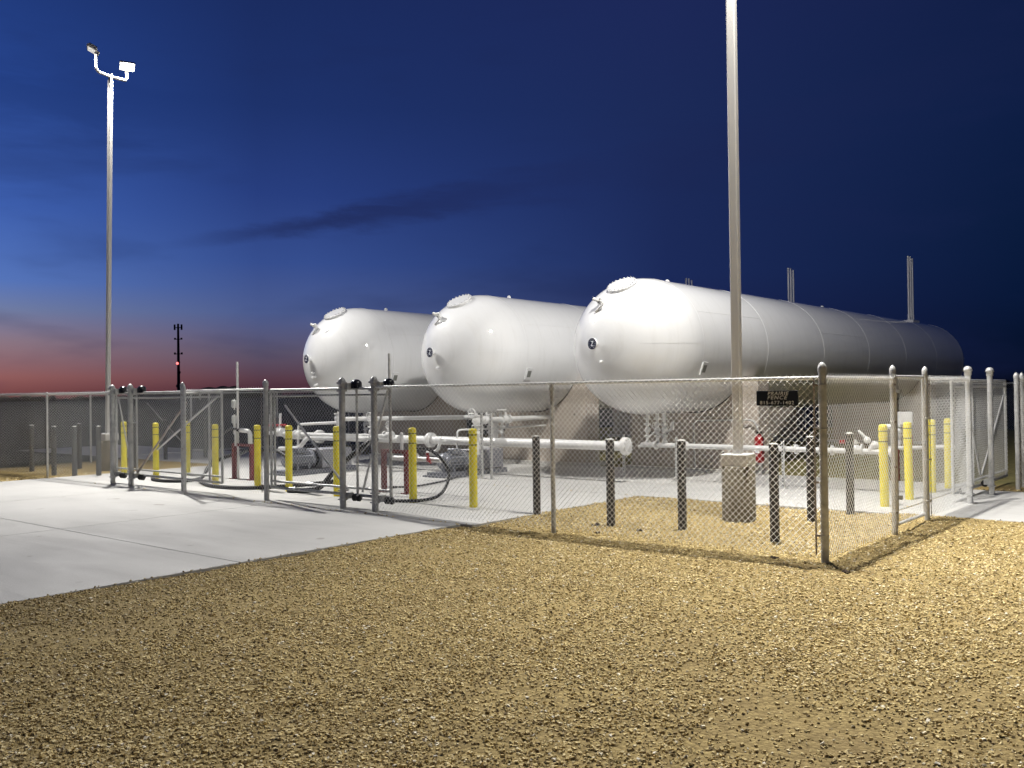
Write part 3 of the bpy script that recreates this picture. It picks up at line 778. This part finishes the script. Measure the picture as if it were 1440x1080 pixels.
# ------------------------------------------------------------------ pipework
def valve_on(b, c, ax, r, s=1.):
    c = V(c); ax = V(ax).normalized(); b.cyl(c-ax*.13*s, c-ax*.1*s, r*1.9, 16); b.cyl(c+ax*.1*s, c+ax*.13*s, r*1.9, 16); b.sph(c, r*1.75, 12, ax, 1.15)
    b.cyl(c, c+V((0,0,.17*s)), r*.45, 8); b.cyl(c+V((0,0,.1*s)), c+V((0,0,.12*s)), r*1.1, 10)
def wheel(b, c, ax, r):
    u, w = basis(V(ax)); c = V(c)
    b.tube([c+(u*math.cos(a)+w*math.sin(a))*r for a in [2*math.pi*i/14 for i in range(15)]], r*.13, 6, smooth=False)
    for k in range(3):
        a = math.pi*k/3; d = (u*math.cos(a)+w*math.sin(a))*r; b.cyl(c-d, c+d, r*.08, 5)
hd = thing('pipe_header', (-11,5.6,0), 'thick white header pipe running below the tanks to a blind flange', 'pipe'); og = (-11,5.6,0)
MB().cyl((-16.6,5.6,.71),(-6.02,5.6,.71),.092,20).build('pipe', PIPE, hd, og)
b = MB()
for x in (-11.23,-15.2): MB().lathe([(.1,-.05),(.17,-.045),(.17,.045),(.1,.05)], (x,5.6,.71), (1,0,0), 22).build('flange', PIPE, hd, og)
b.lathe([(.1,-.025),(.17,-.02),(.17,.02),(.1,.025)], (-6.02,5.6,.71), (1,0,0), 22)
b.lathe([(.17,-.0),(.17,.03),(.12,.06),(0,.075)], (-5.99,5.6,.71), (1,0,0), 22)
for k in range(12):
    a = math.pi*k/6; b.cyl((-6.06,5.6+.14*math.cos(a),.71+.14*math.sin(a)),(-5.92,5.6+.14*math.cos(a),.71+.14*math.sin(a)),.014,6)
b.build('flange', PIPE, hd, og)
rp = thing('vapor_line', (-4,6.5,0), 'slimmer white pipe running right from the flange behind the light pole', 'pipe'); og = (-4,6.5,0)
MB().cyl((-6.2,6.5,.69),(-1.3,6.5,.69),.047,16).build('pipe', PIPE, rp, og)
for x in (-5.86,-5.2,-3.0,-2.35,-1.35): MB().lathe([(.05,-.02),(.088,-.016),(.088,.016),(.05,.02)], (x,6.5,.69), (1,0,0), 16).build('flange', PIPE, rp, og)
b = MB(); valve_on(b, (-1.95,6.5,.72), (1,0,0), .05); b.build('valve', PIPE, rp, og); b = MB().sph((-1.75,6.5,.88),.06).sph((-1.62,6.5,.8),.065); b.cyl((-1.75,6.5,.9),(-1.9,6.5,1.04),.025); b.cyl((-1.7,6.5,.7),(-1.62,6.5,.85),.05); b.elbowpipe([(-1.5,6.5,.69),(-1.5,6.5,1.12),(-1.3,6.4,1.12)],.04); b.build('valve', PIPE, rp, og)
MB().cyl((-2.22,6.5,.84),(-1.98,6.5,.86),.035,10).build('handle', RED, rp, og)
# valve clusters hanging under the tank heads
def cluster():
    root = thing('valve_cluster', (0,0,0), '', 'valve manifold', 'valve clusters under the tank heads')
    b = MB()
    for dx, zl in ((-.13,.66),(.1,.8),(.27,.66)):
        b.cyl((dx,0,1.2),(dx,0,zl),.03,12); b.lathe([(.03,-.02),(.065,-.018),(.065,.018),(.03,.02)], (dx,0,1.08), n=14); b.lathe([(.03,-.02),(.06,-.018),(.06,.018),(.03,.02)], (dx,0,.84), n=14)
    b.elbowpipe([(.1,0,.84),(.1,0,.72),(-.13,-.0,.66),(-.35,0,.62)], .035, .08); b.elbowpipe([(.27,0,.66),(.4,0,.66),(.6,-.3,.68)], .035,.08)
    b.elbowpipe([(.27,0,.9),(.42,-.05,.98),(.52,-.08,1.05)], .018,.05); b.elbowpipe([(.27,0,.85),(.1,-.1,.93),(-.13,0,.8)], .02,.05)
    b.build('pipe', PIPE, root)
    for dx, z in ((-.13,.96),(.1,.97),(.27,.97),(-.13,.7),(.27,.7)): MB().sph((dx,0,z), .062, 12, q=1.2).build('valve', PIPE, root)
    MB().cyl((.5,-.08,.97),(.5,-.08,1.14),.03,8).build('valve', PIPE, root)
    w = MB(); wheel(w, (.12,-.12,1.06), (0,1,.2), .07); wheel(w, (.5,-.12,1.06), (.5,1,0), .05); w.cyl((.12,-.12,1.06),(.1,0,.98),.01,5); w.build('handwheel', PIPE, root)
    b2 = MB(); b2.sph((.02,-.1,.92),.03,8); b2.sph((.36,-.04,.91),.022,8); b2.build('gauge', BLK, root)
    return root
cl = cluster()
for k, (x, lb) in enumerate(((-6.2,'tangle of small white valves hanging below the nearest tank'),(-10.5,'tangle of small white valves hanging below the middle tank'),(-14.85,'tangle of small white valves hanging below the left tank'))):
    o = cl if k == 0 else copy_tree(cl)
    o.location = (x, 6.95, 0); o['label'] = lb
# suction / discharge piping with pumps
def pump(label, x, y):
    root = thing('pump_unit', (0,0,0), label, 'pump', 'grey pump units')
    MB().box((.0,.0,.05),(.62,1.9,.1)).box((0,-.75,.02),(.8,.5,.04)).build('base', GPNT, root)
    g = MB().rbox((.0,.4,.33), (.6,.86,.42), .012); go = g.build('guard', PERF, root)
    h = MB()
    for i in range(15):
        for j in range(8):
            yy = .04+.05*i+(.025 if j % 2 else 0); zz = .165+.047*j
            h.add([(.3025,yy,zz),(.3025,yy+.03,zz),(.3025,yy+.03,zz+.014),(.3025,yy,zz+.014)], [(0,1,2,3)])
    h.build('perforations', GPNT, go)
    MB().cyl((0,-.05,.32),(0,-.12,.32),.2,22).build('coupling', BLK, root)
    m = MB().lathe([(0,-.86),(.12,-.86),(.17,-.8),(.185,-.74),(.185,-.2),(.2,-.18),(.2,-.12),(0,-.12)], (0,0,.32), (0,1,0), 22)
    for k in range(18):
        a = 2*math.pi*k/18
        if math.sin(a) > -.7: m.box((.19*math.cos(a),-.47,.32+.19*math.sin(a)),(.03,.5,.01), M=Matrix.Rotation(-a,3,'Y'))
    m.rbox((.05,-.5,.53),(.2,.22,.12),.01); m.build('motor', GPNT, root)
    for yy in (-.3,-.62): MB().box((.0,yy,.16),(.34,.06,.16)).build('foot', GPNT, root)
    root.location = (x, y, 0); return root
pump('grey pump with perforated guard box, right of centre behind a yellow bollard', -9.97, 5.48)
pump('grey pump with guard box seen through the middle rolling gate', -13.35, 4.0)
def piping(label, o_, runs, valves, wheels=()):
    root = thing('pipe_assembly', o_, label, 'pipe'); b = MB()
    for r, pts in runs: b.elbowpipe(pts, r, .11)
    b.build('pipe', PIPE, root, o_)
    if valves:
        for c, ax, r, s in valves:
            v = MB(); valve_on(v, c, ax, r, s); v.build('valve', PIPE, root, o_)
    for c, ax, r in wheels:
        w = MB(); wheel(w, c, ax, r); w.build('handwheel', PIPE, root, o_)
    return root
piping('white pipework with valves rising from the right pump under the middle tank', (-9.8,5.6,0),
    [(.058,[(-9.55,5.3,.45),(-9.55,5.3,1.2),(-9.75,6.3,1.17),(-10.3,9.4,1.15)]), (.05,[(-9.55,5.3,.72),(-10.4,5.3,.75)]),
     (.022,[(-10.9,5.2,.42),(-10.12,5.3,.42),(-10.12,5.3,.97),(-9.9,5.9,.97),(-10.3,9.2,.95)]),
     (.05,[(-9.9,5.5,.55),(-10.1,6.6,.55),(-10.3,7.1,.6)]), (.035,[(-10.5,5.2,.78),(-10.62,5.2,.5),(-10.95,5.2,.46)])],
    [((-9.55,5.3,1.18),(0,0,1),.055,.9),((-9.62,5.7,1.18),(0,1,0),.05,1.),((-9.75,6.5,1.17),(0,1,0),.05,1.),((-9.55,5.3,.9),(0,0,1),.05,.8)],
    [((-9.55,5.15,1.33),(0,1,0),.1),((-9.7,6.3,1.38),(0,0,1),.1)])
piping('white pipework with an S bend in front of the left pump', (-14.2,4.6,0),
    [(.052,[(-15.5,4.6,.45),(-14.74,4.6,.48),(-14.4,4.6,.74),(-13.3,4.6,.76),(-12.4,5.0,.74)]), (.034,[(-14.77,4.6,.5),(-14.74,4.6,1.06),(-13.3,4.6,1.12)]),
     (.045,[(-16.1,4.6,.83),(-13.3,4.6,.82),(-12.2,5.2,.8)]), (.05,[(-13.25,4.6,.6),(-13.25,4.6,1.2),(-12.5,5.3,1.2),(-11.5,7.0,1.18)]),
     (.035,[(-15.86,4.6,.8),(-15.86,4.6,1.3)]), (.035,[(-15.47,4.6,.8),(-15.47,4.6,1.32)]), (.04,[(-12.4,4.9,.5),(-12.4,4.9,1.2)])],
    [((-14.74,4.6,.82),(1,0,0),.06,.8),((-15.47,4.6,.86),(1,0,0),.06,.9),((-12.4,4.9,.9),(0,0,1),.055,1.),((-13.25,4.6,1.22),(0,0,1),.05,.9),((-12.2,5.2,.82),(1,0,0),.05,1.)],
    [((-12.4,4.8,1.25),(0,1,0),.1),((-12.1,5.1,1.05),(0,1,0),.08)])
piping('white elbowed pipe against the shaded pier, right of the middle gate posts', (-11.5,7.6,0),
    [(.055,[(-13.1,7.7,1.15),(-11.9,7.9,1.16),(-11.45,8.1,1.1),(-11.45,8.1,.6)]), (.045,[(-12.4,8.,.58),(-9.2,8.0,.62)])], [])
MB_ = MB().cyl((-15.95,4.6,1.02),(-15.25,4.6,1.04),.03,8)
o = MB_.build('valve_handle_bar', RED, None, (-15.6,4.6,1.03)); tag(o, 'dark red lever bar across two small white risers at left', 'lever')

# hose stands
def stand(label, x0, x1, y, h, mt, mastx, boxes, right):
    xc = (x0+x1)/2; og = (xc,y,0); root = thing('hose_stand', og, label, 'hose stand', 'red hose stands')
    for x in (x0, x1): MB().box((x,y,h/2),(.075,.075,h)).box((x,y,.008),(.16,.16,.016)).build('post', mt, root, og)
    MB().box((xc,y,h-.03),(x1-x0-.08,.07,.06)).build('crossbar', mt, root, og)
    m_ = MB().cyl((mastx,y+.02,0),(mastx,y+.02,2.5),.024,12); mo = m_.build('mast', GALV if right else PIPE, root, og)
    if boxes:
        for z in (1.6,1.27): MB().rbox((mastx-.09,y,z),(.12,.09,.17),.012).cyl((mastx-.09,y,z-.13),(mastx-.09,y,z+.11),.015,8).build('junction_box', PIPE, mo, og)
        MB().cyl((mastx-.09,y,.95),(mastx-.09,y,1.2),.03,10).cyl((mastx-.0,y-.03,.7),(mastx,y-.03,1.05),.032,10).build('conduit', PIPE, mo, og)
        MB().elbowpipe([(x1-.05,y,h),(x1-.05,y,1.03),(-13.36,y,1.04)],.048,.12).build('elbow', PIPE, root, og)
        MB().cyl((-13.3,y,1.04),(-13.44,y,1.04),.04,10).cyl((x0+.35,y+.1,.62),(x0+.05,y+.05,.5),.035,8).build('coupling', BLK, root, og)
    else:
        b = MB().cyl((x1-.12,y,h),(x1-.12,y,h+.28),.03,10).sph((x1-.12,y,h+.28),.035,8)
        b.cyl((x0,y+.25,.6),(x1+.6,y+.25,.6),.045,12); valve_on(b, (x1-.12,y+.25,.62), (1,0,0), .045, .8); b.build('pipe', PIPE, root, og)
        b = MB().cyl((x1+.3,y+.2,.7),(x1+.45,y+.15,.55),.02,8).box((x1+.33,y+.2,.64),(.04,.03,.16)); b.build('handle', RED, root, og)
    return root
stand('dark red hose stand with white mast and two junction boxes, at left', -13.62, -12.98, 2.05, .76, REDD, -13.5, True, False)
stand('red hose stand with thin grey mast, behind the nearest roller posts', -8.85, -8.26, 2.0, .77, REDD, -8.7, False, True)
def hose(label, pts, r=.032, mt=RUB, ends=True):
    root = thing('hose', pts[0], label, 'hose', 'black transfer hoses'); og = pts[0]
    MB().tube(pts, r, 10, 8).build('hose_body', mt, root, og)
    e = MB()
    a, b = V(pts[-2]), V(pts[-1]); d = (b-a).normalized(); e.cyl(b-d*.02, b+d*.12, r*1.35, 10); e.build('coupling', BLK, root, og)
    return root
hose('black hose arching off the left stand and trailing left along the slab', [(-13.42,2.03,1.04),(-13.72,2.03,1.06),(-14.02,2.0,.9),(-14.08,1.95,.62),(-14.0,1.7,.3),(-13.75,1.35,.08),(-13.7,1.0,.04),(-14.1,.75,.035),(-14.6,.75,.035),(-14.9,.9,.035)])
hose('thick black hose looping from the left stand rightwards along the slab', [(-13.6,2.15,.55),(-14.0,2.0,.42),(-14.2,1.8,.25),(-14.05,1.6,.1),(-13.5,1.15,.045),(-12.6,.75,.038),(-12.0,.66,.036),(-11.45,.78,.036),(-11.1,1.2,.036),(-10.95,1.8,.036),(-10.9,2.4,.036)], .038)
hose('short black hose bowing out beside the middle gate leaf', [(-12.7,2.2,.66),(-12.3,2.2,.62),(-11.9,2.2,.45),(-11.75,2.1,.22),(-11.55,1.95,.06),(-11.2,1.8,.036),(-10.9,1.9,.036)], .036)
hose('black hose making a big loop at the right red stand', [(-8.25,2.05,.75),(-7.95,2.,.82),(-7.65,2.,.78),(-7.4,2.,.64),(-7.22,1.98,.44),(-7.12,1.8,.2),(-7.1,1.55,.06),(-7.12,1.2,.036),(-7.35,1.0,.034),(-7.6,.95,.034),(-7.9,1.0,.034),(-8.1,1.1,.034)], .027)
hose('thick black hose slanting down to the slab behind the middle gate', [(-8.75,1.75,.98),(-9.0,1.65,.84),(-9.3,1.55,.62),(-9.55,1.4,.36),(-9.7,1.25,.12),(-9.9,1.1,.05),(-10.15,1.0,.045)], .048)
hose('thin grey cable lying in front of the right pump', [(-9.7,5.0,.04),(-9.3,4.2,.03),(-9.0,3.4,.03),(-8.9,2.8,.03),(-9.1,2.5,.03)], .018, GREYB)

# supports, conduits, extinguisher, right hand stand
def unistrut(x, y, h, lb, mt=GALV):
    root = thing('pipe_support', (x,y,0), lb, 'pipe support', 'slotted steel pipe supports')
    b = MB().box((0,0,h/2),(.042,.042,h)).box((0,0,.005),(.15,.15,.01)); b.build('strut', mt, root)
    s_ = MB()
    for k in range(int(h/.06)): s_.add([(-.008,-.0225,.04+.06*k),(.008,-.0225,.04+.06*k),(.008,-.0225,.07+.06*k),(-.008,-.0225,.07+.06*k)], [(0,1,2,3)])
    s_.build('slots', BLK, root)
    return root
unistrut(-5.37,6.42,.86,'slotted steel support just right of a dark bollard, under the white pipe')
unistrut(-6.98,7.05,.86,'slotted steel support left of the blind flange')
unistrut(-3.2,6.4,.84,'slotted steel support between two dark bollards, under the black sign')
unistrut(-9.05,4.9,1.35,'tall slotted steel support right of the perforated pump box')
unistrut(-8.75,4.85,1.35,'second tall support beside the right pump, nearer the fence post')
cd = MB().elbowpipe([(-6.1,8.5,.0),(-6.12,8.5,1.1),(-4.72,8.5,1.14),(-4.6,8.5,.85)], .02, .14, 8)
o = cd.build('conduit', GALVD, None, (-6.1,8.5,0)); tag(o, 'thin grey conduit arching over the front face of the nearest pier', 'conduit')
ex = thing('fire_extinguisher', (-4.56,8.38,0), 'red fire extinguisher hanging at the right end of the nearest pier', 'fire extinguisher'); og = (-4.56,8.38,0)
MB().lathe([(0,.27),(.08,.27),(.1,.3),(.1,.74),(.085,.79),(.04,.83),(.03,.86),(0,.86)], (-4.56,8.38,0), n=20).build('cylinder', RED, ex, og)
MB().box((-4.56,8.38,.88),(.06,.12,.04)).tube([(-4.53,8.36,.87),(-4.44,8.3,.8),(-4.44,8.3,.55),(-4.46,8.32,.45)],.012,6).build('valve_and_hose', BLK, ex, og)
MB().box((-4.56,8.275,.5),(.09,.004,.07)).build('sticker', WHT, ex, og)
MB().box((-4.56,8.46,.35),(.05,.05,.7)).build('stand', GALVD, ex, og)
rs = thing('shutoff_station', (-1.85,8.75,0), 'red post with white panel and valves, behind the walk gate', 'valve station'); og = (-1.85,8.75,0)
MB().box((-1.96,8.75,.43),(.07,.07,.86)).box((-1.7,8.75,.43),(.06,.06,.86)).build('post', RED, rs, og)
MB().rbox((-1.84,8.78,1.18),(.34,.05,.25),.01).build('panel', PIPE, rs, og)
b = MB().cyl((-1.9,8.72,.6),(-1.9,8.72,1.05),.03,10); valve_on(b,(-1.9,8.7,.95),(0,0,1),.035,.7); b.cyl((-2.1,8.6,.62),(-.9,8.6,.68),.035,10); b.build('pipe', PIPE, rs, og)

# sign on the fence
sg = thing('fence_sign', (-.46,-.075,1.67), 'black rectangular sign with silver lettering wired to the near fence', 'sign'); og = (-.46,-.075,1.67)
MB().rbox((-.46,-.075,1.67),(.46,.008,.158),.003).build('panel', SGN, sg, og)
def text(s_, x, z, size, shear, mt, par, name, sx=1.):
    cu = bpy.data.curves.new(name, 'FONT'); cu.body = s_; cu.size = size; cu.shear = shear; cu.align_x = 'CENTER'; cu.extrude = .0006; cu.offset = .0009; cu.space_character = 1.2
    tmp = bpy.data.objects.new(name, cu); COL.objects.link(tmp)
    me = bpy.data.meshes.new_from_object(tmp.evaluated_get(bpy.context.evaluated_depsgraph_get()))
    bpy.data.objects.remove(tmp); bpy.data.curves.remove(cu)
    me.materials.clear(); me.materials.append(mt)
    M = Matrix.Translation((x, -.0055, z)) @ Matrix.Rotation(math.pi/2, 4, 'X') @ Matrix.Diagonal((sx,1,1,1))
    me.transform(M); o = bpy.data.objects.new(name, me); COL.objects.link(o); o.parent = par; return o
text('PRAIRIE', .01, .034, .05, .25, SILV, sg, 'lettering', 1.15)
text('FENCE', .0, -.012, .056, .25, SILV, sg, 'lettering', 1.15)
text('815-677-1402', -.0, -.064, .05, 0, SILV, sg, 'phone_number', 1.12)

# distant cell tower
ct = thing('cell_tower', (-363,206.2,0), 'slender dark cell tower with a red light on the sunset horizon', 'cell tower'); og = (-363,206.2,0)
m_ = MB(); m_.cyl((-363,206.2,0),(-363,206.2,33.5),.75,8,.45); m_.build('mast', DARKT, ct, og)
ux, uy = F_.y, -F_.x
for z, w_, h_ in ((32.0,1.5,2.4),(27.0,1.4,.8),(20.6,1.5,.9)):
    a = MB()
    for k in (-1,0,1):
        a.box((-363+ux*w_*k*1.0, 206.2+uy*w_*k, z), (.55,.55,h_), .3); 
    a.box((-363,206.2,z-.2),(w_*2,.4,.3), math.atan2(uy,ux)); a.build('antenna', DARKT, ct, og)
a = MB(); a.sph((-362.4,206.0,16.8),.6,8); a.sph((-362.4,206.,12.4),.8,8); a.sph((-363.6,206,6.5),.7,8); a.build('dish', DARKT, ct, og)
MB().sph((-362.5,205.4,16.3),.55,10).build('beacon', BEACON, ct, og)
